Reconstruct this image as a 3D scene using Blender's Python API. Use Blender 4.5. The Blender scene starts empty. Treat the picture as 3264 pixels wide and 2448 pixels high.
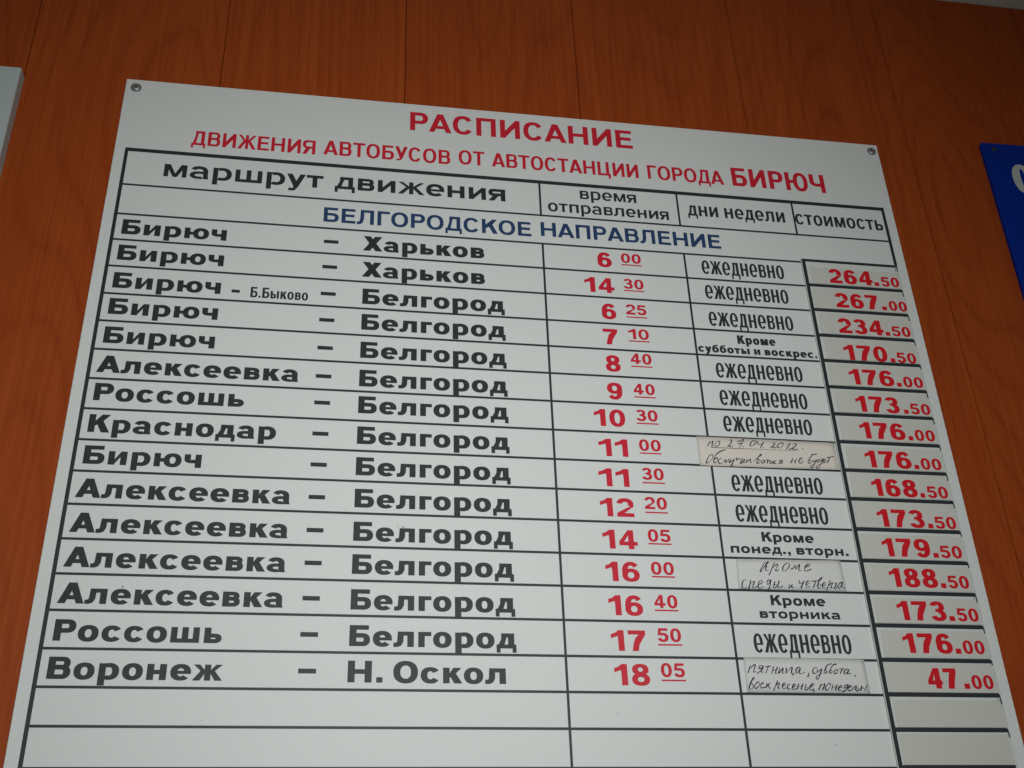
import bpy, math, random
from mathutils import Matrix, Vector

# ------------------------------------------------------------------ camera, light, exposure
scene = bpy.context.scene
COL = scene.collection
TOP = 2.45                      # height of the timetable's top edge above the floor (m)

cam_data = bpy.data.cameras.new('camera')
cam_data.sensor_width = 36.0
cam_data.lens = 36.0 * 3665.7 / 3264.0
cam_data.clip_start = 0.02
cam_data.clip_end = 60.0
cam = bpy.data.objects.new('camera', cam_data)
COL.objects.link(cam)
RX = (0.98662605, -0.15977947, -0.03224235)
DN = (0.05118224, 0.49148159, -0.86938267)
FW = (0.15475602, 0.85610535, 0.49308641)
CX, CY, CZ = 0.24494501, -1.00878596, -0.95122626
cam.matrix_world = Matrix(((RX[0], -DN[0], -FW[0], CX),
                           (RX[1], -DN[1], -FW[1], CY),
                           (RX[2], -DN[2], -FW[2], CZ + TOP),
                           (0, 0, 0, 1)))
scene.camera = cam

world = bpy.data.worlds.new('World')
scene.world = world
world.use_nodes = True
bg = world.node_tree.nodes['Background']
bg.inputs['Color'].default_value = (1.0, 0.98, 0.90, 1)
bg.inputs['Strength'].default_value = 0.06


def area_light(name, loc, target, sx, sy, power, color, spread=180):
    l = bpy.data.lights.new(name, 'AREA')
    l.shape = 'RECTANGLE'
    l.size, l.size_y = sx, sy
    l.energy = power
    l.color = color
    l.spread = math.radians(spread)
    o = bpy.data.objects.new(name, l)
    o.location = loc
    d = Vector(target) - Vector(loc)
    o.rotation_euler = d.to_track_quat('-Z', 'Y').to_euler()
    COL.objects.link(o)
    return o


# soft light from an unseen source, narrowed to fade outwards, set behind the photographer
area_light('key_light', (0.37, -1.60, TOP - 0.60), (0.37, 0, TOP - 0.52), 0.6, 0.45, 3.3,
           (0.965, 0.995, 1.0), 74)

vs = scene.view_settings
vs.view_transform = 'Standard'
vs.look = 'None'
vs.exposure = 0.0
vs.gamma = 1.0
scene.cycles.pixel_filter_type = 'BLACKMAN_HARRIS'
scene.cycles.filter_width = 1.5
scene.cycles.max_bounces = 6


# ------------------------------------------------------------------ helpers
def material(name, color, rough=0.5, spec=0.5, metal=0.0):
    m = bpy.data.materials.new(name)
    m.use_nodes = True
    b = m.node_tree.nodes['Principled BSDF']
    b.inputs['Base Color'].default_value = (*color, 1)
    b.inputs['Roughness'].default_value = rough
    b.inputs['Specular IOR Level'].default_value = spec
    b.inputs['Metallic'].default_value = metal
    return m


BASE = {}                       # world position of each parent's origin


def mesh_obj(name, verts, faces, mat, parent=None, label=None):
    base = BASE.get(parent.name, (0, 0, 0)) if parent else (0, 0, 0)
    verts = [(v[0] - base[0], v[1] - base[1], v[2] - base[2]) for v in verts]
    me = bpy.data.meshes.new(name)
    me.from_pydata(verts, [], faces)
    me.update()
    me.materials.append(mat)
    o = bpy.data.objects.new(name, me)
    COL.objects.link(o)
    if parent:
        o.parent = parent
        BASE[o.name] = base
    if label:
        o['label'] = label
    return o


def thing(name, label, cat, loc=(0, 0, 0), group=None):
    o = bpy.data.objects.new(name, None)
    o.empty_display_size = 0.02
    COL.objects.link(o)
    o.location = loc
    o['label'] = label
    o['category'] = cat
    BASE[o.name] = tuple(loc)
    if group:
        o['group'] = group
    return o


def box_data(x0, x1, y0, y1, z0, z1, bevel=0.0):
    """Box whose front (towards -y) edges are chamfered by bevel."""
    b = bevel
    v = [(x0, y1, z0), (x1, y1, z0), (x1, y1, z1), (x0, y1, z1)]
    if b <= 0:
        v += [(x0, y0, z0), (x1, y0, z0), (x1, y0, z1), (x0, y0, z1)]
        f = [(0, 1, 2, 3), (4, 7, 6, 5), (0, 4, 5, 1), (1, 5, 6, 2), (2, 6, 7, 3), (3, 7, 4, 0)]
        return v, [tuple(reversed(q)) for q in f]
    v += [(x0, y0 + b, z0), (x1, y0 + b, z0), (x1, y0 + b, z1), (x0, y0 + b, z1)]
    v += [(x0 + b, y0, z0 + b), (x1 - b, y0, z0 + b), (x1 - b, y0, z1 - b), (x0 + b, y0, z1 - b)]
    f = [(0, 1, 2, 3), (8, 11, 10, 9)]
    for k in (0, 4):
        for i in range(4):
            j = (i + 1) % 4
            f.append((k + i, k + i + 4, k + j + 4, k + j))
    return v, [tuple(reversed(q)) for q in f]


def box(name, x0, x1, y0, y1, z0, z1, mat, parent=None, bevel=0.0, label=None):
    v, f = box_data(x0, x1, y0, y1, z0 + TOP, z1 + TOP, bevel)
    return mesh_obj(name, v, f, mat, parent, label)


def app(x, z, h):
    """Position, on a face standing h in front of the board, of a point read on the board's plane."""
    return x - h * (x - CX) / -CY, z - h * (z - CZ) / -CY


# ------------------------------------------------------------------ materials
def wood_material():
    m = bpy.data.materials.new('cherry_laminate')
    m.use_nodes = True
    nt = m.node_tree
    N, L = nt.nodes, nt.links
    b = N['Principled BSDF']
    tc = N.new('ShaderNodeTexCoord')
    oi = N.new('ShaderNodeObjectInfo')
    off = N.new('ShaderNodeVectorMath'); off.operation = 'SCALE'
    off.inputs[0].default_value = (7.3, 0, 11.9)
    L.new(oi.outputs['Random'], off.inputs['Scale'])
    add = N.new('ShaderNodeVectorMath'); add.operation = 'ADD'
    L.new(tc.outputs['Object'], add.inputs[0]); L.new(off.outputs[0], add.inputs[1])

    def mapped(sx, sz):
        mp = N.new('ShaderNodeMapping')
        mp.inputs['Scale'].default_value = (sx, 1, sz)
        L.new(add.outputs[0], mp.inputs['Vector'])
        return mp.outputs[0]

    def noise(vec, scale, detail=2.0, rough=0.5, dist=0.0):
        n = N.new('ShaderNodeTexNoise')
        n.inputs['Scale'].default_value = scale
        n.inputs['Detail'].default_value = detail
        n.inputs['Roughness'].default_value = rough
        n.inputs['Distortion'].default_value = dist
        L.new(vec, n.inputs['Vector'])
        return n.outputs['Fac']

    def math_(op, a, c):
        n = N.new('ShaderNodeMath'); n.operation = op
        for i, q in enumerate((a, c)):
            if q is None:
                continue
            if isinstance(q, (int, float)):
                n.inputs[i].default_value = q
            else:
                L.new(q, n.inputs[i])
        return n.outputs[0]

    # cathedral figure: fine contour lines of a long soft noise
    base = noise(mapped(5.0, 0.85), 1.0, 1.0, 0.4, 0.1)
    sn = math_('ABSOLUTE', math_('SINE', math_('MULTIPLY', base, 78.0), None), None)
    lines = math_('POWER', math_('SUBTRACT', 1.0, sn), 2.2)
    ringw = noise(mapped(7, 1.6), 1.0, 2.0, 0.5)
    ringamt = math_('MULTIPLY', lines, math_('MULTIPLY', ringw, -0.17))
    streak = noise(mapped(230, 3.0), 1.0, 5.0, 0.65)
    pore = noise(mapped(900, 34), 1.0, 2.0, 0.6)
    broad = noise(mapped(16, 1.1), 1.0, 3.0, 0.55)
    v = math_('ADD', math_('MULTIPLY', streak, 0.52), math_('MULTIPLY', broad, 0.24))
    v = math_('ADD', v, math_('MULTIPLY', pore, 0.28))
    v = math_('ADD', v, ringamt)
    v = math_('ADD', v, math_('MULTIPLY', oi.outputs['Random'], 0.05))
    cr = N.new('ShaderNodeValToRGB')
    cr.color_ramp.elements[0].position = 0.34
    cr.color_ramp.elements[0].color = (0.25, 0.037, 0.0065, 1)
    cr.color_ramp.elements[1].position = 0.84
    cr.color_ramp.elements[1].color = (0.445, 0.098, 0.018, 1)
    e = cr.color_ramp.elements.new(0.6)
    e.color = (0.35, 0.064, 0.0105, 1)
    L.new(v, cr.inputs['Fac'])
    L.new(cr.outputs['Color'], b.inputs['Base Color'])
    b.inputs['Roughness'].default_value = 0.5
    b.inputs['Specular IOR Level'].default_value = 0.12
    bm = N.new('ShaderNodeBump')
    bm.inputs['Strength'].default_value = 0.25
    bm.inputs['Distance'].default_value = 0.0004
    L.new(pore, bm.inputs['Height'])
    L.new(bm.outputs[0], b.inputs['Normal'])
    return m


def mottled(name, c0, c1, rough, spec, scale=900, bump=0.08, big=3.0):
    m = material(name, c0, rough, spec)
    nt = m.node_tree
    N, L = nt.nodes, nt.links
    b = N['Principled BSDF']
    tc = N.new('ShaderNodeTexCoord')
    n1 = N.new('ShaderNodeTexNoise'); n1.inputs['Scale'].default_value = big
    n1.inputs['Detail'].default_value = 6; n1.inputs['Roughness'].default_value = 0.6
    n2 = N.new('ShaderNodeTexNoise'); n2.inputs['Scale'].default_value = scale
    n2.inputs['Detail'].default_value = 2
    for n in (n1, n2):
        L.new(tc.outputs['Object'], n.inputs['Vector'])
    mx = N.new('ShaderNodeMix'); mx.data_type = 'RGBA'
    mx.inputs['A'].default_value = (*c0, 1); mx.inputs['B'].default_value = (*c1, 1)
    ad = N.new('ShaderNodeMath'); ad.operation = 'MULTIPLY_ADD'
    ad.inputs[1].default_value = 0.5; ad.inputs[2].default_value = 0.0
    L.new(n1.outputs['Fac'], ad.inputs[0])
    ad2 = N.new('ShaderNodeMath'); ad2.operation = 'MULTIPLY_ADD'
    ad2.inputs[1].default_value = 0.5
    L.new(n2.outputs['Fac'], ad2.inputs[0]); L.new(ad.outputs[0], ad2.inputs[2])
    L.new(ad2.outputs[0], mx.inputs['Factor'])
    L.new(mx.outputs['Result'], b.inputs['Base Color'])
    bm = N.new('ShaderNodeBump'); bm.inputs['Strength'].default_value = bump
    bm.inputs['Distance'].default_value = 0.0003
    L.new(n2.outputs['Fac'], bm.inputs['Height'])
    L.new(bm.outputs[0], b.inputs['Normal'])
    return m


WOOD = wood_material()
BOARD = mottled('white_plastic', (0.655, 0.678, 0.658), (0.735, 0.748, 0.722), 0.5, 0.3)
STRIP = mottled('strip_plastic', (0.62, 0.65, 0.61), (0.66, 0.68, 0.645), 0.45, 0.3)
CARD = mottled('card_paper', (0.57, 0.57, 0.52), (0.625, 0.605, 0.56), 0.5, 0.3, 700, 0.1, 9.0)
PAPER_WARM = mottled('cream_paper', (0.69, 0.635, 0.56), (0.74, 0.69, 0.62), 0.7, 0.2, 600, 0.15, 14.0)
PAPER = mottled('grey_paper', (0.65, 0.66, 0.63), (0.71, 0.705, 0.68), 0.65, 0.25, 600, 0.15, 14.0)
BLACK = material('black_vinyl', (0.024, 0.030, 0.031), 0.5, 0.32)
RED = material('red_vinyl', (0.60, 0.013, 0.033), 0.5, 0.32)
PRICE_RED = material('price_red_print', (0.62, 0.009, 0.017), 0.5, 0.25)
BLUE = material('navy_vinyl', (0.018, 0.050, 0.135), 0.45, 0.4)
INK = material('black_pen_ink', (0.035, 0.035, 0.045), 0.6, 0.2)
THIN_INK = material('red_black_ruled_ink', (0.10, 0.03, 0.035), 0.6, 0.2)
STEEL = mottled('zinc_steel', (0.22, 0.23, 0.225), (0.36, 0.37, 0.36), 0.42, 0.5, 500, 0.2, 200.0)
STEEL.node_tree.nodes['Principled BSDF'].inputs['Metallic'].default_value = 0.55
DARK = material('recess_shade', (0.02, 0.02, 0.018), 0.7, 0.2)
WHITE_SIDE = mottled('white_box_plastic', (0.45, 0.51, 0.50), (0.50, 0.55, 0.54), 0.55, 0.3)
BLUE_PLASTIC = mottled('royal_blue_plastic', (0.0015, 0.023, 0.25), (0.002, 0.029, 0.29), 0.45, 0.12)
PALE_PRINT = material('pale_print', (0.50, 0.54, 0.52), 0.5, 0.3)
CEIL = mottled('ceiling_paint', (0.62, 0.66, 0.56), (0.68, 0.71, 0.62), 0.8, 0.2)
DIRT = material('dirt', (0.05, 0.045, 0.04), 0.9, 0.1)


# ------------------------------------------------------------------ lettering
class Glyph:
    """A letter in cap-height units: list of quads (each a small convex face), plus its ink width."""

    def __init__(self, v, t):
        self.v, self.t = v, t
        self.prims = []
        self.w = 0

    def poly(self, *p):
        self.prims.append([list(p)])

    def rect(self, x0, y0, x1, y1):
        self.poly((x0, y0), (x1, y0), (x1, y1), (x0, y1))

    def ring(self, cx, cy, rx, ry, v=None, t=None, a0=0, a1=360, n=2.25):
        v = self.v if v is None else v
        t = self.t if t is None else t
        v = min(v, rx * 0.82)
        t = min(t, ry * 0.82)
        k = max(4, int(abs(a1 - a0) / 12))

        def pt(a, ax, ay):
            c, s = math.cos(a), math.sin(a)
            e = 2.0 / n
            return (cx + ax * math.copysign(abs(c) ** e, c), cy + ay * math.copysign(abs(s) ** e, s))
        qs = []
        for i in range(k):
            a = math.radians(a0 + (a1 - a0) * i / k)
            b = math.radians(a0 + (a1 - a0) * (i + 1) / k)
            qs.append([pt(a, rx, ry), pt(b, rx, ry), pt(b, rx - v, ry - t), pt(a, rx - v, ry - t)])
        self.prims.append(qs)

    def bowl(self, x0, x1, y0, y1, v=None, t=None):
        v = v or self.v
        t = t or self.t
        ry = (y1 - y0) / 2
        rx = min(ry * 1.15, (x1 - x0) * 0.72)
        rx = max(rx, v * 1.12)
        self.rect(x0, y1 - t, x1 - rx + 0.002, y1)
        self.rect(x0, y0, x1 - rx + 0.002, y0 + t)
        self.ring(x1 - rx, y0 + ry, rx, ry, v, t, -90, 90)

    def mirror(self, start=0):
        for pr in self.prims[start:]:
            for q in pr:
                q[:] = [(self.w - x, y) for x, y in q]


XH = 0.73
# ink widths in the wide heavy face (cap height = 1)
WID = {'А': 1.14, 'Б': .94, 'В': .95, 'Г': .78, 'Д': 1.06, 'Е': .88, 'Ж': 1.42, 'И': 1.02, 'К': 1.02, 'Л': 1.06,
       'Н': 1.04, 'О': 1.08, 'П': 1.0, 'Р': .90, 'С': 1.03, 'Т': .96, 'У': 1.0, 'Х': 1.09, 'Ц': 1.12, 'Ю': 1.42,
       'Ч': .95, 'Я': 1.0,
       'а': .85, 'б': .87, 'в': .78, 'г': .60, 'д': .93, 'е': .87, 'ж': 1.27, 'и': .83, 'к': .85, 'л': .93,
       'м': 1.02, 'н': .82, 'о': .86, 'п': .82, 'р': .85, 'с': .85, 'т': .78, 'у': .87, 'ч': .78, 'ш': 1.22,
       'ы': 1.12, 'ь': .76, 'ю': 1.24, 'я': .82,
       '0': .82, '1': .60, '2': .82, '3': .82, '4': .88, '5': .82, '6': .84, '7': .80, '8': .84, '9': .84,
       '.': .27, ',': .27, '-': .46, '–': .62}
# left and right side bearings
SB = {}
for c in 'БВЕИКНПРЦЮвеиийкнпршцыью':
    SB[c] = (.10, .10)
SB.update({'А': (.0, .0), 'Б': (.10, .06), 'В': (.10, .06), 'Г': (.10, .02), 'Д': (.04, .04), 'Е': (.10, .06),
           'Ж': (.01, .01), 'К': (.10, .0), 'Л': (.02, .10), 'О': (.06, .06), 'Р': (.10, .04), 'С': (.06, .05),
           'Т': (.03, .03), 'У': (.01, .01), 'Х': (.01, .01), 'Ч': (.07, .10), 'Я': (.03, .10), 'Ю': (.10, .06),
           'а': (.05, .08), 'б': (.06, .06), 'в': (.10, .06), 'г': (.10, .02), 'д': (.03, .03), 'е': (.06, .05),
           'ж': (.01, .01), 'к': (.10, .01), 'л': (.02, .10), 'о': (.06, .06), 'р': (.10, .06), 'с': (.06, .03),
           'т': (.03, .03), 'у': (.01, .01), 'ч': (.06, .10), 'ь': (.10, .05), 'ю': (.10, .06), 'я': (.02, .10),
           'м': (.09, .09), '1': (.04, .12), '.': (.10, .10), ',': (.10, .10), '-': (.06, .06), '–': (.06, .06)})
UP = {'в': 'В', 'г': 'Г', 'д': 'Д', 'ж': 'Ж', 'и': 'И', 'к': 'К', 'л': 'Л', 'м': 'М', 'н': 'Н', 'о': 'О', 'п': 'П',
      'с': 'С', 'т': 'Т', 'ч': 'Ч', 'ш': 'Ш', 'ы': 'Ы', 'ь': 'Ь', 'ю': 'Ю', 'я': 'Я'}


def glyph(ch, v, t, wk=1.0):
    low = ch in 'абвгдежиклмнопрстучшыьюя'
    if low:
        v, t = v * 0.94, t * 0.90
    g = Glyph(v, t)
    w = g.w = WID[ch] * wk
    h = XH if low else 1.0
    c = UP.get(ch, ch)
    if c == 'А':
        b, a = v * 1.07, v * .56
        g.poly((0, 0), (b, 0), (w / 2 - a + b * .98, h), (w / 2 - a, h))
        g.poly((w - b, 0), (w, 0), (w / 2 + a, h), (w / 2 + a - b * .98, h))
        y = .19
        x0 = (w / 2 - a) * (y + t * .9) + b * .3
        g.rect(x0, y, w - x0, y + t * .92)
    elif c == 'Б':
        g.rect(0, 0, v, h)
        g.rect(v - .002, h - t, w * .93, h)
        g.bowl(v - .002, w, 0, .62 * h)
    elif c == 'В':
        g.rect(0, 0, v, h)
        m = .53 * h
        g.bowl(v - .002, w * .955, m - t * .45, h, v * .92, t * .95)
        g.bowl(v - .002, w, 0, m + t * .45, v * .98, t * .95)
    elif c == 'Г':
        g.rect(0, 0, v, h)
        g.rect(v - .002, h - t, w, h)
    elif c == 'Д':
        d = .20
        g.rect(0, 0, w, t * .98)
        g.rect(0, -d, v * .62, .002)
        g.rect(w - v * .62, -d, w, .002)
        xr = w - .09
        g.rect(xr - v, t * .95, xr, h)
        g.rect(.25 * w, h - t, xr - v + .002, h)
        g.poly((.10 * w, t * .95), (.10 * w + v * .95, t * .95), (.25 * w + v * .85, h - t + .01), (.25 * w + v * .8, h - t / 2),
               (.25 * w, h), (.235 * w, .6 * h))
    elif c == 'Е':
        g.rect(0, 0, v, h)
        g.rect(v - .002, h - t, w * .97, h)
        g.rect(v - .002, h * .52 - t / 2, w * .91, h * .52 + t / 2)
        g.rect(v - .002, 0, w, t)
    elif c == 'Ж':
        cx = w / 2
        g.rect(cx - v * .46, 0, cx + v * .46, h)
        for s in (1, -1):
            X = lambda q: cx + s * q
            e = w / 2
            g.poly((X(v * .35), .40 * h), (X(v * .35), .62 * h), (X(e - v * 1.0), h), (X(e - .02), h), (X(v * .80), .52 * h))
            g.poly((X(e - v * 1.10), 0), (X(e), 0), (X(v * 1.05), .60 * h), (X(v * .35), .62 * h), (X(v * .3), .52 * h))
    elif c == 'И':
        g.rect(0, 0, v, h)
        g.rect(w - v, 0, w, h)
        k = .40
        g.poly((v - .003, 0.03 * h), (w - v + .003, (1 - k) * h), (w - v + .003, h * .97), (v - .003, k * h))
    elif c == 'К':
        g.rect(0, 0, v, h)
        g.poly((v * .9, .34 * h), (v * .9, .60 * h), (w - .03 - v * 1.25, h), (w - .03, h), (.60 * w, .56 * h))
        g.poly((w - v * 1.24, 0), (w, 0), (.655 * w, .66 * h), (.655 * w - v * .92, .50 * h))
    elif c == 'Л':
        g.rect(w - v, 0, w, h)
        g.rect(.21 * w, h - t, w - v + .002, h)
        g.poly((.21 * w, h), (.21 * w + v * .9, h - t * .9), (.21 * w + v * .86, .34 * h), (.18 * w, .36 * h))
        g.poly((.18 * w, .36 * h), (.21 * w + v * .86, .34 * h), (.15 * w + v * .72, .07 * h), (.14 * w, t * 1.02))
        g.poly((0, -.01), (.10 * w + v * .35, -.01), (.15 * w + v * .74, .085 * h), (.15 * w + v * .3, t * 1.05), (.13 * w, t * 1.03), (0, t * .95))
    elif c == 'М':
        g.rect(0, 0, v * .92, h)
        g.rect(w - v * .92, 0, w, h)
        a = v * .40
        g.poly((v * .2, h), (v * 1.18, h), (w / 2 + a * .9, .02), (w / 2 + a * .3, 0), (w / 2 - a, 0))
        g.poly((w - v * 1.18, h), (w - v * .2, h), (w / 2 + a, 0), (w / 2 - a * .3, 0), (w / 2 - a * .9, .02))
    elif c == 'Н':
        g.rect(0, 0, v, h)
        g.rect(w - v, 0, w, h)
        g.rect(v - .002, h * .5 - t * .5, w - v + .002, h * .5 + t * .5)
    elif c == 'О':
        g.ring(w / 2, h / 2, w / 2, h / 2 + .024)
    elif c == 'П':
        g.rect(0, 0, v, h)
        g.rect(w - v, 0, w, h)
        g.rect(v - .002, h - t, w - v + .002, h)
    elif c == 'Р':
        g.rect(0, 0, v, h)
        g.bowl(v - .002, w, .37 * h, h)
    elif c == 'С':
        g.ring(w / 2, h / 2, w / 2, h / 2 + .018, a0=33, a1=327)
    elif c == 'Т':
        g.rect(0, h - t, w, h)
        g.rect(w / 2 - v / 2, 0, w / 2 + v / 2, h - t + .002)
    elif c in 'Уу':
        D = .27
        n0 = len(g.prims)
        g.poly((0, h), (v * 1.12, h), (w * .52 + v * .32, .20 * h), (w * .50 + v * .05, .0), (w * .5 - v * .50, .0))
        g.poly((w - v * 1.12, h), (w, h), (w * .5 + v * .42, -.06), (w * .5 - v * .55, -.04), (w * .5 - v * .42, .05))
        g.poly((w * .5 + v * .43, -.05), (w * .5 - v * .56, -.02), (w * .38, -D + t * .9), (w * .30, -D), (w * .44, -D * .97))
        g.rect(.12 * w, -D, .385 * w, -D + t * .92)
        if ch == 'У':
            for pr in g.prims[n0:]:
                for q in pr:
                    q[:] = [(x, (y + D) / (h + D)) for x, y in q]
    elif c == 'Х':
        g.poly((0, 0), (v * 1.22, 0), (w - .03, h), (w - .03 - v * 1.22, h))
        g.poly((w - v * 1.22, 0), (w, 0), (.03 + v * 1.22, h), (.03, h))
    elif c == 'Ц':
        r = w - v * .45
        g.rect(0, 0, v, h)
        g.rect(r - v, 0, r, h)
        g.rect(v - .002, 0, r - v + .002, t)
        g.rect(r - .002, 0, w, t)
        g.rect(w - v * .72, -.2, w, .002)
    elif c == 'Ч':
        g.rect(w - v, 0, w, h)
        y0 = .33 * h
        ry = .30 * h
        rx = max(.42 * w, v * 1.15)
        g.rect(0, y0 + ry - .002, v, h)
        g.ring(rx, y0 + ry, rx, ry, a0=180, a1=270)
        g.rect(rx - .002, y0, w - v + .002, y0 + t)
    elif c == 'Ш':
        m = w / 2
        g.rect(0, 0, v * .96, h)
        g.rect(m - v * .47, t - .01, m + v * .47, h)
        g.rect(w - v * .96, 0, w, h)
        g.rect(v * .95, 0, w - v * .95, t)
    elif c in 'ЬЫ':
        ww = w if c == 'Ь' else w - v * 1.28
        g.rect(0, 0, v, h)
        g.bowl(v - .002, ww, 0, .62 * h)
        if c == 'Ы':
            g.rect(w - v, 0, w, h)
    elif c == 'Ю':
        g.rect(0, 0, v, h)
        x0 = w * .345
        rx = (w - x0) / 2
        g.ring(x0 + rx, h / 2, rx, h / 2 + .018, v * .95)
        g.rect(v - .002, h * .5 - t * .5, x0 + v * .3, h * .5 + t * .5)
    elif c == 'Я':
        g.rect(0, 0, v, h)
        g.bowl(v - .002, w, .40 * h, h)
        g.poly((w - v * 1.22, 0), (w, 0), (.72 * w, .44 * h), (.40 * w, .44 * h))
        g.mirror()
    elif ch == 'а':
        xr = w - .04
        g.rect(xr - v * .95, 0.04, xr, h * .62)
        g.poly((xr - v * .9, .10), (xr - v * .78, 0), (w, 0), (xr, .16))
        g.ring(xr / 2 + .01, h * .60, xr / 2 - .01, h * .42, v * .95, t, 0, 158)
        g.ring(.47 * w, h * .285, .47 * w, h * .30, v * .95, t * .82, 80, 300)
        g.rect(.42 * w, h * .585 - t * .80, xr - v * .9, h * .585)
    elif ch == 'б':
        g.ring(w / 2, h * .49, w / 2, h * .51)
        g.poly((0, .33), (v * .95, .33), (v * .95, .62), (v * 1.2, .80), (v * .55, .90), (.05, .70))
        g.poly((v * .55, .90), (v * 1.1, .76), (w * .9, .86), (w * .95, 1.02), (w * .5, .98))
    elif ch == 'е':
        g.ring(w / 2, h / 2, w / 2, h / 2 + .015, a0=0, a1=318)
        g.rect(v * .8, h * .40, w - .004, h * .40 + t * .72)
    elif ch == 'р':
        g.rect(0, -.27, v, h)
        g.ring(w / 2, h / 2, w / 2, h / 2 + .018, a0=-122, a1=122)
    elif ch == '0':
        g.ring(w / 2, .5, w / 2, .515, t=t * .95)
    elif ch == '1':
        g.rect(w - v * 1.05, 0, w, .80)
        g.poly((w - v * 1.05, .60), (w, .60), (w, 1), (w - v * .92, 1), (w - v * 1.2, .86))
        g.poly((0, .60), (w - v * 1.0, .72), (w - v * .92, 1), (w * .30, .86), (0, .80))
    elif ch == '2':
        g.ring(w / 2, .68, w / 2, .335, a0=-28, a1=172)
        g.poly((0, 0), (v * 1.25, t * .9), (w * .985, .56), (w - v * 1.0, .53), (.07 * w, .24))
        g.rect(0, 0, w, t)
    elif ch == '3':
        g.ring(.49 * w, .735, .46 * w, .28, a0=-88, a1=168, t=t * .9)
        g.ring(w / 2, .285, w / 2, .30, a0=-170, a1=88, t=t * .92)
        g.rect(.34 * w, .46, .56 * w, .46 + t * .75)
    elif ch == '4':
        xs = .50 * w
        g.rect(xs, 0, xs + v, 1)
        g.rect(0, .19, w, .19 + t)
        g.poly((0, .19 + t - .002), (v * .9, .19 + t - .002), (xs + .01, .74), (xs + .01, 1), (xs - v * .02, 1))
    elif ch == '5':
        g.rect(.12 * w, 1 - t, .95 * w, 1)
        g.poly((.12 * w, 1), (.12 * w + v * .78, 1 - t * .5), (.07 * w + v * .72, .50), (.02 * w, .46))
        g.ring(w / 2, .325, w / 2, .34, a0=-168, a1=136)
    elif ch in '69':
        g.ring(w / 2, .325, w / 2, .34, t=t * .9)
        g.ring(w / 2 + .01, .50, w / 2 + .01, .515, a0=38, a1=200, t=t * .95)
        if ch == '9':
            for pr in g.prims:
                for q in pr:
                    q[:] = [(w - x, 1 - y) for x, y in q]
    elif ch == '7':
        g.rect(0, 1 - t, w, 1)
        g.poly((w * .20, 0), (w * .20 + v * 1.08, 0), (w * .22 + v * 1.22, .30), (w * .28 + v * .02, .34))
        g.poly((w * .285, .34), (w * .22 + v * 1.22, .298), (w, 1 - t * .95), (w - v * 1.15, 1 - t * .95), (w * .40, .62))
    elif ch == '8':
        g.ring(w / 2, .745, w * .455, .27, t=t * .84)
        g.ring(w / 2, .28, w / 2, .295, t=t * .88)
    elif ch in '.,':
        g.rect(0, 0, w, t * 1.15)
        if ch == ',':
            g.poly((w * .45, .002), (w, .002), (w * .9, -.10), (w * .2, -.22), (w * .1, -.15))
    elif ch in '-–':
        g.rect(0, .30, w, .30 + t)
    return g


def layout(s, v, t, wk, space):
    x = 0
    out = []
    first = True
    for ch in s:
        if ch == ' ':
            x += space
            continue
        g = glyph(ch, v, t, wk)
        l, r = SB.get(ch, (.07, .07))
        if first:
            l = 0
            first = False
        x += l
        out.append((x, g))
        x += g.w + r
        last_r = r
    return out, x - last_r


def lettering(s, x0, x1, zb, cap, mat, parent, y=-0.0003, V=.315, H=.205, wk=1.0, space=.38, name='lettering', label=None):
    """Flat cut letters filling x0..x1 with their baseline at zb."""
    sx = cap
    v = V
    for _ in range(6):
        _, nat = layout(s, v, H, wk, space)
        sx = (x1 - x0) / nat
        v = V * cap / sx
    items, nat = layout(s, v, H, wk, space)
    sx = (x1 - x0) / nat
    verts, faces = [], []
    for gx, g in items:
        for k, pr in enumerate(g.prims):
            yy = y - 0.000012 * k
            for q in pr:
                b = len(verts)
                pts = [(x0 + (gx + px) * sx, yy, TOP + zb + pz * cap) for px, pz in q]
                area = sum(pts[i][0] * pts[(i + 1) % len(pts)][2] - pts[(i + 1) % len(pts)][0] * pts[i][2] for i in range(len(pts)))
                if area < 0:
                    pts.reverse()
                verts += pts
                faces.append(tuple(range(b, b + len(pts))))
    return mesh_obj(name, verts, faces, mat, parent, label)


def plate(name, x0, x1, z0, z1, y, mat, parent, label=None):
    """A printed mark: thin flat sheet 0.1 mm proud."""
    return mesh_obj(name, [(x0, y, z0 + TOP), (x1, y, z0 + TOP), (x1, y, z1 + TOP), (x0, y, z1 + TOP)], [(0, 1, 2, 3)], mat, parent, label)


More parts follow.
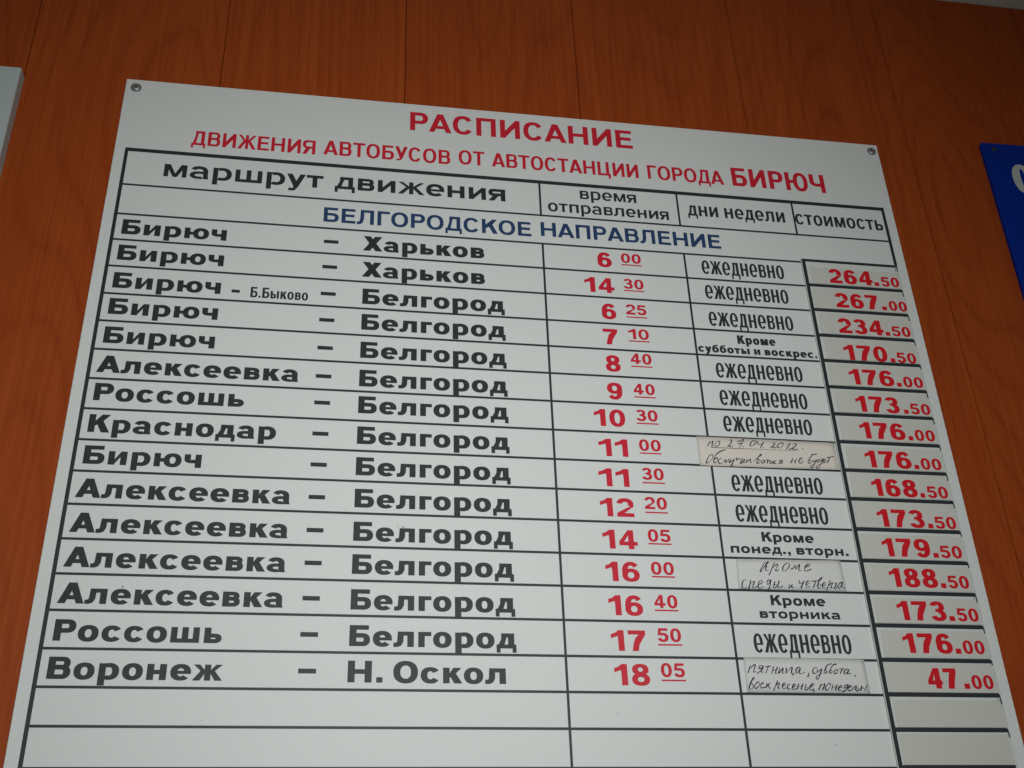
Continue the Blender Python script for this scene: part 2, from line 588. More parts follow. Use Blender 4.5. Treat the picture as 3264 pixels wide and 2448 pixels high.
def handwriting(data, y, width, mat, parent, seed=1, name='handwriting'):
    rnd = random.Random(seed)
    verts, faces = [], []
    for si, st in enumerate(data.split('|')):
        raw = [tuple(int(q) / 1e4 for q in p.split(',')) for p in st.split()]
        pts = []
        n = len(raw)
        for i in range(n - 1):          # smooth the pen path
            p0, p1, p2, p3 = raw[max(i - 1, 0)], raw[i], raw[i + 1], raw[min(i + 2, n - 1)]
            for k in range(4):
                u = k / 4
                pts.append(tuple(0.5 * ((2 * p1[j]) + (-p0[j] + p2[j]) * u + (2 * p0[j] - 5 * p1[j] + 4 * p2[j] - p3[j]) * u * u
                                        + (-p0[j] + 3 * p1[j] - 3 * p2[j] + p3[j]) * u ** 3) for j in (0, 1)))
        pts.append(raw[-1])
        ph = rnd.random() * 6
        L, R = [], []
        m = len(pts)
        for i, p in enumerate(pts):
            a, b = pts[max(i - 1, 0)], pts[min(i + 1, m - 1)]
            dx, dz = b[0] - a[0], b[1] - a[1]
            d = math.hypot(dx, dz) or 1
            wd = width * (0.5 + 0.16 * math.sin(ph + i * .5) + (.10 if dz < 0 else -.06))
            L.append((p[0] - dz / d * wd, p[1] + dx / d * wd))
            R.append((p[0] + dz / d * wd, p[1] - dx / d * wd))
        for i in range(m - 1):
            b = len(verts)
            yy = y - 0.000006 * (i % 3) - 0.00002 * (si % 2)
            verts += [(q[0], yy, TOP + q[1]) for q in (R[i], R[i + 1], L[i + 1], L[i])]
            faces.append((b, b + 1, b + 2, b + 3))
    return mesh_obj(name, verts, faces, mat, parent)


def screw(x, z, y, r, parent, name='screw', mat=None, dark=None):
    """Pan-head screw: domed disc with a rim and a recessed cross."""
    mat = mat or STEEL
    verts, faces = [], []
    prof = [(1.0, 0.0), (1.0, .18), (.86, .36), (.55, .50), (.30, .55), (.28, .40), (0.0, .34)]
    n = 28
    for pr, ph in prof[:-1]:
        for i in range(n):
            a = 2 * math.pi * i / n
            verts.append((x + math.cos(a) * pr * r, y - ph * r, TOP + z + math.sin(a) * pr * r))
    verts.append((x, y - prof[-1][1] * r, TOP + z))
    c = len(verts) - 1
    for k in range(len(prof) - 2):
        for i in range(n):
            j = (i + 1) % n
            faces.append((k * n + i, k * n + j, (k + 1) * n + j, (k + 1) * n + i))
    k = len(prof) - 2
    for i in range(n):
        faces.append((k * n + i, k * n + (i + 1) % n, c))
    o = mesh_obj(name, verts, faces, mat, parent)
    for p in o.data.polygons:
        p.use_smooth = True
    vs_, fs = [], []
    for ang in (20, 110):  # flat dark cross, colour standing in for shade inside the driver socket
        a = math.radians(ang)
        ca, sa = math.cos(a), math.sin(a)
        b = len(vs_)
        for px, pz in ((-.30, -.06), (.30, -.06), (.30, .06), (-.30, .06)):
            vs_.append((x + (px * ca - pz * sa) * r, y - .57 * r - .00002 * (b > 0), TOP + z + (px * sa + pz * ca) * r))
        fs.append((b, b + 1, b + 2, b + 3))
    mesh_obj('cross_shade', vs_, fs, dark or DARK, o)
    return o

# pen strokes on the paper notes, in tenths of a millimetre on the board
HAND_A = "6281,-4321 6315,-4264|6301,-4292 6333,-4266 6347,-4263 6327,-4317 6349,-4308|6362,-4311 6371,-4278 6399,-4258 6418,-4270 6409,-4300 6382,-4318 6364,-4312|6522,-4247 6545,-4235 6548,-4253 6529,-4285 6494,-4317 6511,-4304 6532,-4317 6558,-4298|6602,-4254 6617,-4245 6639,-4248 6686,-4224 6624,-4317|6608,-4278 6659,-4270|6664,-4306 6670,-4311|6777,-4236 6754,-4262 6742,-4291 6757,-4298 6786,-4281 6811,-4242 6801,-4231 6777,-4236|6834,-4239 6821,-4269 6868,-4273|6896,-4240 6850,-4317|6883,-4309 6889,-4313|6986,-4253 7011,-4241 7014,-4257 6994,-4283 6958,-4307 6980,-4296 7005,-4307 7031,-4293|7060,-4255 7040,-4285 7048,-4303 7076,-4298 7110,-4257 7096,-4245 7060,-4255|7142,-4272 7189,-4245 7131,-4317|7211,-4258 7244,-4246 7249,-4262 7213,-4293 7159,-4322 7191,-4306 7225,-4315 7269,-4305|7312,-4297 7316,-4305|6295,-4421 6268,-4459 6245,-4512 6266,-4508 6308,-4473 6328,-4432 6315,-4416 6295,-4421|6474,-4354 6427,-4367 6365,-4408 6346,-4439 6327,-4488 6337,-4508 6358,-4495 6373,-4462 6360,-4448 6338,-4472|6416,-4454 6388,-4465 6376,-4502 6393,-4513 6417,-4504 6452,-4466 6455,-4502 6491,-4457 6489,-4498 6502,-4492|6515,-4451 6504,-4488 6526,-4479 6552,-4455 6536,-4487 6501,-4540|6528,-4523 6525,-4543|6577,-4437 6577,-4469 6607,-4443 6622,-4495 6607,-4500 6645,-4442 6633,-4498 6667,-4449 6646,-4491 6676,-4490|6690,-4448 6676,-4488 6724,-4446 6717,-4488 6738,-4484|6750,-4477 6782,-4443 6850,-4396 6839,-4392 6806,-4434 6787,-4487 6805,-4491 6828,-4465 6819,-4450 6803,-4457|6872,-4455 6852,-4456 6837,-4481 6855,-4488 6879,-4455 6871,-4484|6892,-4450 6927,-4455|6910,-4454 6897,-4491|6937,-4452 6925,-4485 6951,-4488 6962,-4467 6935,-4470|7005,-4457 6982,-4458 6971,-4483 7001,-4486|7072,-4446 7045,-4448 7039,-4464 7062,-4467 7020,-4489|7076,-4446 7055,-4485|7185,-4417 7156,-4475|7168,-4450 7213,-4444|7227,-4419 7198,-4477|7245,-4453 7284,-4429 7287,-4410 7262,-4421 7242,-4455 7261,-4474 7295,-4452|7463,-4358 7410,-4366 7381,-4400 7349,-4444 7351,-4468 7380,-4453 7384,-4430 7360,-4435|7407,-4431 7408,-4451 7445,-4425 7416,-4471 7378,-4522 7369,-4498 7417,-4465|7487,-4419 7458,-4430 7450,-4454 7492,-4435 7520,-4402 7491,-4460 7446,-4519 7426,-4511 7444,-4488 7512,-4455|7523,-4436 7544,-4425 7539,-4409 7520,-4430 7524,-4454 7553,-4441|7561,-4396 7643,-4375|7597,-4390 7559,-4453"
HAND_A_LINE = "6314,-4334 6706,-4332 7269,-4327"
HAND_B = "6713,-5567 6679,-5618 6653,-5659 6664,-5662 6689,-5629 6748,-5566 6740,-5563 6711,-5599|6695,-5610 6728,-5605 6713,-5628 6714,-5653 6739,-5648|6813,-5564 6737,-5699|6789,-5618 6830,-5584 6841,-5593 6812,-5643 6819,-5653 6845,-5639|6943,-5569 6908,-5591 6887,-5629 6892,-5653 6920,-5643 6962,-5598 6963,-5575 6943,-5569|6970,-5622 6986,-5627 7028,-5590 7021,-5632 7069,-5575 7053,-5635 7085,-5639|7119,-5608 7163,-5592 7177,-5577 7160,-5572 7130,-5593 7113,-5629 7124,-5646 7184,-5624|6498,-5760 6479,-5751 6455,-5780 6446,-5826 6457,-5846 6494,-5828|6545,-5749 6511,-5847|6531,-5791 6571,-5765 6576,-5774 6552,-5823 6562,-5833 6602,-5816|6613,-5799 6650,-5781 6659,-5760 6636,-5758 6614,-5793 6611,-5827 6630,-5836 6662,-5818|6743,-5752 6718,-5750 6704,-5785 6720,-5790 6747,-5749 6750,-5749 6725,-5819 6703,-5848|6789,-5760 6762,-5818 6781,-5826 6803,-5800 6787,-5789 6774,-5802|6833,-5753 6809,-5817 6822,-5825 6863,-5804|6932,-5785 6922,-5817 6929,-5822 6961,-5787 6951,-5813 6970,-5821|7044,-5742 7033,-5772 7075,-5767|7091,-5746 7046,-5817 7061,-5815|7101,-5786 7132,-5774 7145,-5751 7125,-5748 7102,-5781 7105,-5812 7139,-5803|7165,-5750 7255,-5739|7210,-5746 7172,-5815|7210,-5795 7242,-5748 7280,-5712 7273,-5707 7244,-5736 7220,-5807 7236,-5818 7258,-5788 7243,-5777|7269,-5794 7301,-5781 7304,-5761 7286,-5764 7270,-5788 7271,-5817 7301,-5810|7362,-5730 7305,-5840|7341,-5787 7376,-5756 7378,-5768 7355,-5806 7372,-5809|7390,-5773 7416,-5758 7417,-5773 7389,-5814 7399,-5820 7428,-5790|7483,-5748 7450,-5766 7431,-5807 7445,-5813 7488,-5753 7468,-5800 7502,-5805"
HAND_C = "6420,-6587 6391,-6658|6397,-6632 6451,-6587 6470,-6587 6442,-6651 6469,-6642|6540,-6589 6511,-6592 6504,-6617 6543,-6610 6510,-6641 6475,-6663|6547,-6589 6519,-6647 6548,-6647|6564,-6601 6620,-6591|6597,-6594 6562,-6660|6648,-6593 6619,-6662|6629,-6634 6669,-6624|6686,-6599 6654,-6661 6698,-6645|6707,-6605 6689,-6660 6739,-6608 6725,-6657 6741,-6654|6774,-6607 6760,-6656 6805,-6613 6829,-6603 6811,-6656 6834,-6655 6821,-6677 6833,-6662|6907,-6599 6877,-6606 6858,-6643 6869,-6655 6909,-6605 6889,-6649 6907,-6658 6951,-6645|6983,-6648 6983,-6666 6966,-6689|7074,-6603 7045,-6604 7027,-6635 7033,-6656 7063,-6650|7079,-6616 7070,-6646 7118,-6612 7097,-6658 7073,-6702 7056,-6708 7054,-6687 7114,-6652|7228,-6561 7183,-6574 7162,-6602 7139,-6639 7146,-6655 7168,-6639 7159,-6621|7276,-6563 7239,-6573 7214,-6601 7191,-6642 7205,-6651 7222,-6632 7207,-6623|7263,-6619 7241,-6632 7237,-6654 7264,-6647 7282,-6619 7263,-6619|7291,-6610 7343,-6606|7323,-6609 7295,-6657|7382,-6609 7347,-6621 7335,-6652 7354,-6652 7391,-6612 7367,-6655 7404,-6648|7450,-6663 7433,-6683|6374,-6797 6419,-6727 6444,-6706 6438,-6700 6416,-6727 6381,-6794 6391,-6812 6419,-6794 6423,-6764 6402,-6759|6480,-6739 6452,-6757 6435,-6793 6453,-6799 6485,-6769 6481,-6740|6529,-6750 6506,-6757 6492,-6790 6510,-6796 6540,-6786|6561,-6750 6545,-6797|6593,-6750 6557,-6774 6570,-6774 6576,-6798 6592,-6795|6666,-6728 6613,-6823|6640,-6774 6675,-6749 6680,-6761 6659,-6791 6674,-6797|6706,-6779 6733,-6766 6739,-6751 6719,-6754 6703,-6779 6709,-6800 6738,-6793|6788,-6760 6765,-6763 6751,-6793 6765,-6805 6788,-6799|6803,-6790 6834,-6771 6833,-6759 6813,-6765 6799,-6793 6809,-6808 6839,-6798|6869,-6753 6845,-6806|6855,-6780 6894,-6777|6911,-6752 6882,-6808|6943,-6752 6922,-6801 6940,-6809 6959,-6791 6934,-6783|6976,-6785 7018,-6763 7010,-6751 6985,-6767 6968,-6794 6978,-6812 7012,-6800|7013,-6812 7000,-6828|7091,-6750 7055,-6810|7066,-6782 7116,-6753 7125,-6756 7093,-6811|7162,-6749 7131,-6780 7123,-6805 7145,-6807 7181,-6768 7175,-6749 7162,-6749|7206,-6755 7183,-6808|7194,-6786 7234,-6776|7248,-6755 7218,-6811|7254,-6794 7289,-6776 7285,-6763 7260,-6779 7248,-6806 7259,-6815 7287,-6806|7354,-6757 7320,-6766 7309,-6791 7341,-6778 7358,-6757 7333,-6802 7283,-6827|7351,-6790 7383,-6778 7379,-6765 7360,-6778 7346,-6802 7360,-6814 7385,-6802|7387,-6805 7424,-6765 7416,-6806|7444,-6765 7423,-6805 7441,-6814 7457,-6795 7436,-6789|7489,-6764 7467,-6815|7477,-6792 7508,-6785|7546,-6758 7506,-6814|7532,-6811 7537,-6815"

# ------------------------------------------------------------------ setting: panelled wall and ceiling
wall = bpy.data.objects.new('wall', None)
COL.objects.link(wall)
wall['kind'] = 'structure'
box('wall_backing', -0.80, 1.85, 0.0185, 0.10, -1.6, 0.2845, material('backing_dark', (0.03, 0.012, 0.006), 0.9, 0.1), wall)
PW = 0.2113
for i in range(-3, 8):
    xa = 0.1012 + (i - 0) * PW
    o = box('plank', 0, PW - 0.0006, 0.0042, 0.018, -1.6, 0.2835, WOOD, wall, bevel=0.0004)
    o.location.x = xa + 0.0003
ceiling = box('ceiling', -0.80, 1.85, -2.6, 0.10, 0.2846, 0.34, CEIL)
ceiling['kind'] = 'structure'

# ------------------------------------------------------------------ the timetable
board = thing('timetable_board', 'white bus timetable board with red heading and black ruled rows, screwed to the wood-panelled wall', 'sign',
              (0.45, 0.004, TOP - 0.775))
bits_before = set(bpy.data.objects)
box('backing_panel', 0, 0.9, 0, 0.0038, -0.775, 0.0, BOARD, board, bevel=0.0004)
screw(0.0116, -0.0124, -0.00002, 0.0059, board)
screw(0.8909, -0.0113, -0.00002, 0.0056, board)

ROWS = [-.14970, -.18896, -.22212, -.25551, -.28917, -.32176, -.35473, -.38776, -.42076, -.45361, -.48588,
        -.51907, -.55260, -.58541, -.61851, -.65217, -.68493, -.71730]
V1X, V2X, V3X = 0.46756, 0.63001, 0.7714
LW = 0.0024
YL = -0.00012
# border of the table
plate('border_line', 0.0111, 0.0148, -0.7537, -0.0993, YL, BLACK, board)
plate('border_line', 0.0148, 0.8889, -0.1042, -0.0993, YL, BLACK, board)
plate('border_line', 0.8851, 0.8889, -0.1870, -0.1042, YL, BLACK, board)
plate('border_line', 0.0148, 0.7700, -0.7537, -0.7497, YL, BLACK, board)
for k, z in enumerate(ROWS):
    plate('row_line', 0.0148, 0.8851 if k < 1 else 0.7700, z - LW / 2, z + LW / 2, YL - .00002, BLACK, board)
for x, z1, z0 in ((V1X, -.1040, ROWS[0]), (V2X, -.1040, ROWS[0]), (V3X, -.1040, ROWS[0]),
                  (V1X, ROWS[1], -.7497), (V2X, ROWS[1], -.7497)):
    plate('column_line', x - LW / 2, x + LW / 2, z0, z1, YL - .00004, BLACK, board)

# headings
T = lettering
BOLD = dict(V=.218, H=.172, wk=.92)
SEMI = dict(V=.180, H=.148, wk=.92)
T('РАСПИСАНИЕ', .3190, .5837, -.0400, .0275, RED, board, label='large red heading РАСПИСАНИЕ', **BOLD)
T('ДВИЖЕНИЯ', .0792, .2136, -.0882, .0200, RED, board, **SEMI)
T('АВТОБУСОВ', .2225, .3655, -.0866, .0204, RED, board, **SEMI)
T('ОТ', .3750, .4050, -.0846, .0204, RED, board, **SEMI)
T('АВТОСТАНЦИИ', .4133, .5869, -.0843, .0202, RED, board, **SEMI)
T('ГОРОДА', .5982, .6914, -.0838, .0204, RED, board, **SEMI)
T('БИРЮЧ', .7018, .8190, -.0838, .0275, RED, board, label='larger red town name БИРЮЧ', V=.20, H=.165, wk=.92)
T('маршрут', .0548, .2246, -.1350, .0232, BLACK, board, V=.245, H=.185)
T('движения', .2373, .4276, -.1340, .0230, BLACK, board, V=.245, H=.185)
T('время', .5143, .5808, -.1217, .0164, BLACK, board, V=.20, H=.155)
T('отправления', .4761, .6177, -.1427, .0164, BLACK, board, V=.20, H=.155)
T('дни недели', .6413, .7596, -.1335, .0203, BLACK, board, V=.165, H=.145, wk=.9)
T('стоимость', .7726, .8823, -.1342, .0205, BLACK, board, V=.165, H=.145, wk=.9)
T('БЕЛГОРОДСКОЕ', .2272, .4555, -.1803, .0194, BLUE, board, label='navy heading БЕЛГОРОДСКОЕ', **BOLD)
T('НАПРАВЛЕНИЕ', .4663, .6756, -.1785, .0193, BLUE, board, label='navy heading НАПРАВЛЕНИЕ', **BOLD)

FROM = ['Бирюч', 'Бирюч', 'Бирюч', 'Бирюч', 'Бирюч', 'Алексеевка', 'Россошь', 'Краснодар', 'Бирюч',
        'Алексеевка', 'Алексеевка', 'Алексеевка', 'Алексеевка', 'Россошь', 'Воронеж']
TO = ['Харьков', 'Харьков'] + ['Белгород'] * 12 + ['Н. Оскол']
FX = {'Бирюч': (.0215, .1279), 'Алексеевка': (.0198, .2120), 'Россошь': (.0213, .1617), 'Краснодар': (.0210, .1945), 'Воронеж': (.0213, .1652)}
TX = {'Харьков': (.2705, .4020), 'Белгород': (.2720, .4224), 'Н. Оскол': (.2717, .4119)}
FB = [-.2149, -.2477, -.2822, -.3137, -.3475, -.3808, -.4117, -.4457, -.4786, -.5124, -.5463, -.5791, -.6124, -.6456, -.6783]
TB = [-.2150, -.2490, -.2833, -.3150, -.3487, -.3819, -.4123, -.4462, -.4796, -.5130, -.5467, -.5790, -.6127, -.6462, -.6784]
DASH = [-.2066, -.2395, -.2736, -.3060, -.3395, -.3726, -.4027, -.4370, -.4702, -.5040, -.5374, -.5695, -.6031, -.6364, -.6690]
HX = [(.5286, .5448), (.5117, .5451), (.5286, .5445), (.5277, .5437), (.5281, .5441), (.5272, .5434), (.5110, .5438), (.5134, .5437),
      (.5110, .5422), (.5104, .5442), (.5103, .5449), (.5109, .5441), (.5112, .5443), (.5111, .5441), (.5119, .5450)]
HOUR = ['6', '14', '6', '7', '8', '9', '10', '11', '11', '12', '14', '16', '16', '17', '18']
MIN = ['00', '30', '25', '10', '40', '40', '30', '00', '30', '20', '05', '00', '40', '50', '05']
HZ = [-.2150, -.2495, -.2834, -.3156, -.3488, -.3822, -.4139, -.4479, -.4811, -.5133, -.5468, -.5796, -.6130, -.6467, -.6784]
MZ = [-.2075, -.2421, -.2758, -.3072, -.3380, -.3749, -.4060, -.4402, -.4723, -.5041, -.5384, -.5720, -.6051, -.6375, -.6704]
UZ = [-.2102, -.2447, -.2793, -.3097, -.3411, -.3780, -.4089, -.4429, -.4757, -.5077, -.5406, -.5741, -.6074, -.6404, -.6735]
DAYZ = [-.2147, -.2481, -.2837, None, -.3489, -.3823, -.4133, None, -.4810, -.5140, None, None, None, -.6461, None]
for k in range(15):
    a, b = FX[FROM[k]]
    T(FROM[k], a, b, FB[k], .0189, BLACK, board, V=.325, H=.215)
    a, b = TX[TO[k]]
    T(TO[k], a, b, TB[k], .0191, BLACK, board, V=.325, H=.215, space=.30)
    plate('dash', .2290, .2444, DASH[k] - .0021, DASH[k] + .0021, -.0003, BLACK, board)
    T(HOUR[k], HX[k][0], HX[k][1], HZ[k], .0195, RED, board, V=.28, H=.20)
    T(MIN[k], .5558, .5785, MZ[k], .0128, RED, board, V=.25, H=.185, name='minutes')
    plate('underline', .5557, .5788, UZ[k] - .0007, UZ[k] + .0007, -.0003, RED, board)
    if DAYZ[k]:
        T('ежедневно', .6488, .7461, DAYZ[k], .0245, BLACK, board, V=.128, H=.104, wk=.93)
plate('dash', .1389, .1471, -.2792, -.2757, -.0003, BLACK, board)
T('Б.Быково', .1579, .2163, -.2836, .0127, BLACK, board, V=.185, H=.155)
T('Кроме', .6780, .7217, -.3052, .0109, BLACK, board, V=.29, H=.23)
T('субботы и воскрес.', .6322, .7672, -.3180, .0096, BLACK, board, V=.31, H=.235)
T('Кроме', .6723, .7266, -.5347, .0103, BLACK, board, V=.30, H=.225)
T('понед., вторн.', .6385, .7607, -.5473, .0097, BLACK, board, V=.30, H=.225)
T('Кроме', .6718, .7273, -.5998, .0101, BLACK, board, V=.30, H=.225)
T('вторника', .6588, .7401, -.6127, .0092, BLACK, board, V=.30, H=.225)

# fly specks and scratches on the board
vv, ff = [], []
rs = random.Random(5)
for x, z, r in ((.3182, -.5318, .0007), (.0729, -.5968, .0007), (.3761, -.1533, .0005), (.1306, -.0763, .0005), (.4712, -.3390, .0003),
                (.3128, -.5312, .0004), (.6802, -.0470, .0003), (.2103, -.3306, .0003), (.5120, -.7040, .0004), (.1510, -.7120, .0003),
                (.0331, -.0713, .0003), (.4220, -.0203, .0003), (.3905, -.6850, .0003), (.7140, -.7300, .0004), (.0729, -.5955, .0004)):
    b = len(vv)
    m = 7
    for i in range(m):
        a = 2 * math.pi * i / m
        q = r * rs.uniform(.6, 1.2)
        vv.append((x + math.cos(a) * q, -.00075, TOP + z + math.sin(a) * q * rs.uniform(.6, 1.3)))
    ff.append(tuple(range(b, b + m)))
o = mesh_obj('dirt_specks', vv, ff, DIRT, board)
o['kind'] = 'stuff'

# raised strip of price pockets along the right side
SH = 0.0028                                   # its thickness
sx0, sz1 = app(.7703, -.1836, SH)
sx1, sz0 = app(.8892, -.7540, SH)
strip = box('pocket_strip', sx0, sx1, -SH, -0.00002, sz0, sz1, STRIP, board, bevel=0.0003)
yb = -SH - .00012
bx0, _ = app(.7708, 0, SH)
bx1, _ = app(.7749, 0, SH)
bx2, _ = app(.8868, 0, SH)
plate('bar', bx0, bx1, sz0 + .0003, sz1 - .0003, yb, BLACK, strip)
plate('bar', bx1, bx2 + .0015, sz1 - .0040, sz1 - .0004, yb, BLACK, strip)
for z in ROWS[2:] + [-.7510]:
    plate('bar', bx1, bx2, z - .0021, z + .0021, yb, BLACK, strip)
# hooks at the bar ends, each a little different
hk = [.0050, .0062, .0058, .0050, .0030, .0060, .0052, .0040, .0056, .0050, .0028, .0030, .0062, .0045, .0022, .0065, .0050]
for k, z in enumerate([sz1 - .0022] + ROWS[2:]):
    h = hk[k]
    w = .0013
    xr = bx2 + .0012
    y = yb - .00002
    v = [(bx2 - .0004, z + .0018), (bx2 + .0004, z + .0017), (xr, z + .0008), (xr + .0002, z - .0018 - h), (xr + .0002 - w, z - .0018 - h),
         (xr - w, z - .0012), (bx2 - .0004, z - .0018)]
    mesh_obj('corner_hook', [(p[0], y, TOP + p[1]) for p in reversed(v)], [tuple(reversed(range(7)))][::1], BLACK, strip)
    if k % 3 != 1 and h > .004:
        x = xr - w * 2.4
        plate('hook_stroke', x - .0004, x + .0004, z - .0018 - h, z - .0018 - h * .25, y, BLACK, strip)
        if k % 2 == 0:
            plate('hook_stroke', x + .0003, xr - w + .0002, z - .0022 - h, z - .0015 - h, y, BLACK, strip)
for k in range(16):  # thin grey line painted for the shade along each pocket's right edge
    z1 = ROWS[k + 1] - .0085
    z0 = (ROWS + [-.7510])[k + 2] + .0022
    plate('pocket_edge_shade', bx2 + .0009, bx2 + .0012, z0, z1, yb, material('edge_shade_grey', (.30, .31, .28), .6, .2) if k == 0 else bpy.data.materials['edge_shade_grey'], strip)

# price cards lying in the pockets
PRICE = [('264', '50', .8007, .8531), ('267', '00', .8025, .8537), ('234', '50', .7996, .8528), ('170', '50', .7998, .8508),
         ('176', '00', .8004, .8520), ('173', '50', .8017, .8510), ('176', '00', .8000, .8510), ('176', '00', .7992, .8506),
         ('168', '50', .8003, .8501), ('173', '50', .7995, .8503), ('179', '50', .7983, .8495), ('188', '50', .7995, .8502),
         ('173', '50', .8006, .8514), ('176', '00', .7997, .8503), ('47', '00', .8172, .8475)]
PX = [(.8548, .8606, .8636, .8857), (.8576, .8633, .8664, .8883), (.8548, .8602, .8627, .8851), (.8535, .8590, .8615, .8843),
      (.8546, .8599, .8625, .8856), (.8556, .8608, .8634, .8865), (.8539, .8591, .8618, .8845), (.8532, .8584, .8610, .8840),
      (.8526, .8578, .8607, .8839), (.8536, .8591, .8615, .8848), (.8521, .8577, .8600, .8836), (.8528, .8583, .8609, .8834),
      (.8539, .8596, .8626, .8852), (.8527, .8584, .8610, .8835), (.8536, .8592, .8618, .8841)]
PZ = [-.2153, -.2484, -.2828, -.3174, -.3484, -.3819, -.4140, -.4478, -.4803, -.5144, -.5462, -.5781, -.6119, -.6443, -.6782]
TIMES = ['6:00', '14:30', '6:25', '7:10', '8:40', '9:40', '10:30', '11:00', '11:30', '12:20', '14:05', '16:00', '16:40', '17:50', '18:05']
rc = random.Random(11)
ORD = ['topmost price card', 'second price card from the top', 'third price card from the top', 'fourth price card from the top',
       'fifth price card from the top', 'sixth price card from the top', 'seventh price card from the top',
       'eighth price card from the top', 'ninth price card from the top', 'tenth price card from the top',
       'eleventh price card from the top', 'twelfth price card from the top', 'thirteenth price card from the top',
       'fourteenth price card from the top', 'lowest price card with figures']
CH = 0.0006
for k in range(16):
    bars = ROWS[1:] + [-.7510]
    z1 = bars[k + 1] if k else sz1 - .0022
    top = (ROWS[1] - .0050 if k == 0 else bars[k] - .0018) - rc.choice((.0012, .0020, .0030, .0034))
    bot = bars[k + 1] + .0022 + rc.uniform(0, .0006)
    xl = bx1 + rc.choice((.0012, .0020, .0034, .0042, .0026))
    xr = bx2 - .0002 - rc.uniform(0, .0008)
    yc = -SH - CH
    if k < 15:
        a, b, p0, p1 = PRICE[k]
        lab = '%s, reading %s.%s in red, beside the %s departure' % (ORD[k], a, b, TIMES[k])
    else:
        lab = 'blank grey price card in the empty pocket just below the 47.00 card'
    tilt = rc.uniform(-.0004, .0004)
    card = thing('price_card', lab, 'card', (xl, -SH, TOP + bot), group='price cards in the pocket strip')
    v, f = box_data(xl, xr, yc, -SH - .00022, bot + TOP, top + TOP, .0002)
    v = [(p[0] + (tilt if p[2] > TOP + (bot + top) / 2 else 0), p[1], p[2]) for p in v]
    mesh_obj('card_sheet', v, f, CARD, card)
    if k < 15:
        hh = SH + CH
        _, zb = app(0, PZ[k], hh)
        x0, _ = app(p0, 0, hh); x1, _ = app(p1, 0, hh)
        q = [app(t_, 0, hh)[0] for t_ in PX[k]]
        q[3] = min(q[3], xr + .0002) if k != 1 else q[3]
        yt = yc - .00015
        T(a, x0, x1, zb, .0194, PRICE_RED, card, y=yt, V=.30, H=.205, name='price_figures')
        plate('price_figures', q[0], q[1], zb, zb + .0050, yt, PRICE_RED, card)
        T(b, q[2], q[3], zb, .0131, PRICE_RED, card, y=yt, V=.27, H=.19, name='price_figures')
card = thing('price_card', 'blank grey price card in the lowest pocket, at the bottom edge of the photo', 'card', (bx1, -SH, TOP - .7488), group='price cards in the pocket strip')
v, f = box_data(bx1 + .0022, bx2 - .0006, -SH - CH, -SH - .00022, TOP - .7488, TOP - .7215, .0002)
mesh_obj('card_sheet', v, f, CARD, card)

# ------------------------------------------------------------------ handwritten paper notes glued over three cells
def note(label, quad, mat, group='handwritten notes glued on the board'):
    """Thin slip of paper with slightly wavy edges, lying on the board."""
    xs = sum(p[0] for p in quad) / 4
    n = thing('paper_note', label, 'note', (xs, 0, TOP + quad[3][1]), group)
    tl, tr, br, bl = quad
    rnd = random.Random(int(-tl[1] * 1000))
    M, K = 24, 5
    verts, faces = [], []
    for j in range(K + 1):
        for i in range(M + 1):
            u, w = i / M, j / K
            x = (tl[0] * (1 - u) + tr[0] * u) * (1 - w) + (bl[0] * (1 - u) + br[0] * u) * w
            z = (tl[1] * (1 - u) + tr[1] * u) * (1 - w) + (bl[1] * (1 - u) + br[1] * u) * w
            if j in (0, K):
                z += rnd.uniform(-.00012, .00012)
            y = -.00060 - .00022 * math.sin(u * 9 + w * 2) ** 2 - .00010 * math.sin(u * 21 + 1) ** 2
            verts.append((x, y, TOP + z))
    for j in range(K):
        for i in range(M):
            a = j * (M + 1) + i
            faces.append((a, a + M + 1, a + M + 2, a + 1))
    nb = len(verts)
    # back sheet and rim give the slip its thickness
    verts += [(x, y + .00022, z) for x, y, z in verts]
    faces += [tuple(q + nb for q in reversed(f)) for f in list(faces)]
    rim = [i for i in range(M + 1)] + [j * (M + 1) + M for j in range(1, K + 1)] + \
          [K * (M + 1) + i for i in range(M - 1, -1, -1)] + [j * (M + 1) for j in range(K - 1, 0, -1)]
    for i in range(len(rim)):
        a, b = rim[i], rim[(i + 1) % len(rim)]
        faces.append((a, b, b + nb, a + nb))
    o = mesh_obj('paper_slip', verts, faces, mat, n)
    for p in o.data.polygons:
        p.use_smooth = p.index < M * K
    return n


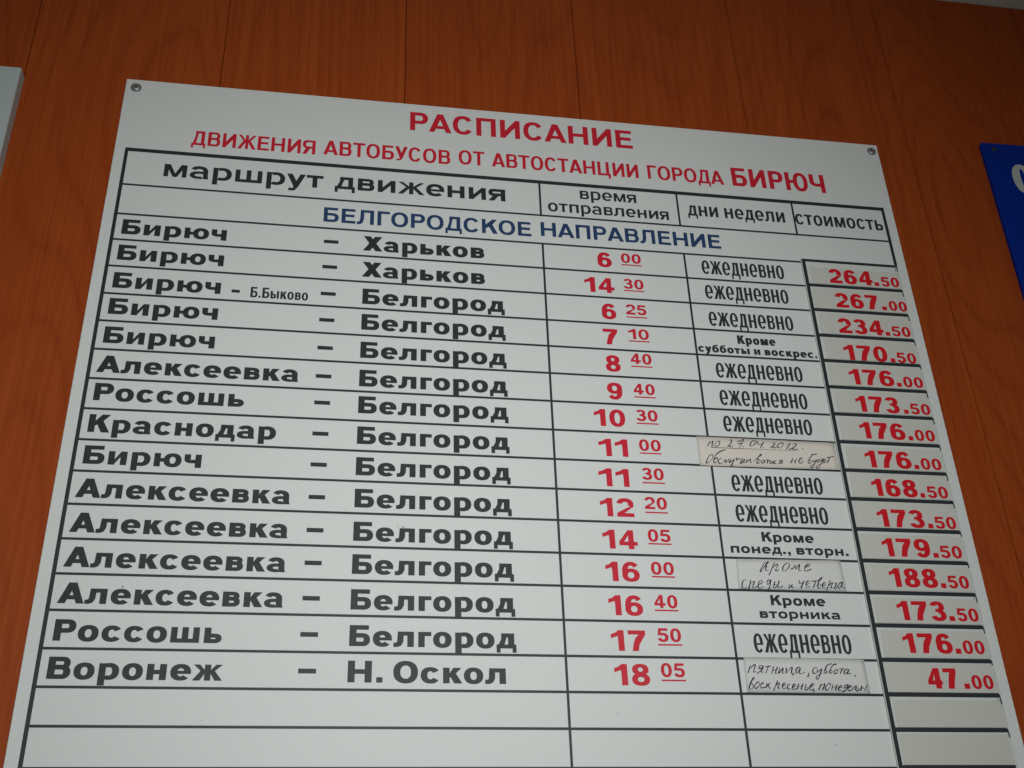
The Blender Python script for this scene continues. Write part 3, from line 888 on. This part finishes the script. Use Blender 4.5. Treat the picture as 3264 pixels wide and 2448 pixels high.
YW = -.00100
n = note('cream paper slip with two handwritten lines beginning по 27.04.2012', [(.6177, -.4212), (.7676, -.4216), (.7678, -.4528), (.6174, -.4542)], PAPER_WARM)
handwriting(HAND_A, YW, .00080, INK, n, 3)
handwriting(HAND_A_LINE, YW + .00003, .0006, THIN_INK, n, 4, name='ruled_line')
n = note('grey paper slip handwritten кроме среды и четверга, beside the 16:00 departure', [(.6427, -.5538), (.7504, -.5526), (.7512, -.5836), (.6412, -.5843)], PAPER)
handwriting(HAND_B, YW, .00082, INK, n, 5)
n = note('grey paper slip handwritten пятница, суббота, воскресенье, lowest of the paper notes', [(.6366, -.6514), (.7560, -.6516), (.7562, -.6838), (.6358, -.6836)], PAPER)
handwriting(HAND_C, YW, .00086, INK, n, 6)

# ------------------------------------------------------------------ neighbours on the wall
wb = thing('display_box', 'thick white display panel cut off by the left edge of the photo', 'panel', (-0.30, 0.004, TOP - 0.75))
o = box('casing', -0.55, -0.1090, -0.0125, 0.0040, -0.75, -0.0085, WHITE_SIDE, wb, bevel=0.0012)

bs = thing('blue_sign', 'royal blue plastic sign with a white letter at the right edge of the photo', 'sign', (1.3, 0.004, TOP - 0.60))
# rounded top-left corner
pts = []
R_ = .0045
xl, zt = 1.0446, .0207
for i in range(7):
    a = math.pi - (math.pi / 2) * i / 6
    pts.append((xl + R_ + math.cos(a) * R_, zt - R_ + math.sin(a) * R_))
pts += [(1.60, zt + .009), (1.60, -.60), (1.0385, -.60)]
nb = len(pts)
verts = [(x, 0.0, TOP + z) for x, z in pts] + [(x, 0.0040, TOP + z) for x, z in pts]
faces = [tuple(reversed(range(nb))), tuple(range(nb, 2 * nb))] + [(i, (i + 1) % nb, (i + 1) % nb + nb, i + nb) for i in range(nb)]
mesh_obj('sign_panel', verts, faces, BLUE_PLASTIC, bs)
g = Glyph(.24, .15)
g.w = .62
g.ring(.31, .5, .31, .5, n=2.2)
vs2, fs2 = [], []
for pr in g.prims:
    for q in pr:
        b = len(vs2)
        vs2 += [(1.0757 + px * .0470, -.0003, TOP - .0590 + pz * .0475) for px, pz in q]
        fs2.append(tuple(range(b, b + 4)))
mesh_obj('lettering', vs2, fs2, PALE_PRINT, bs)
screw(1.0617, .0109, -.00002, .0034, bs, name='rivet', mat=material('dull_rivet', (.035, .04, .03), .35, .5, .3))
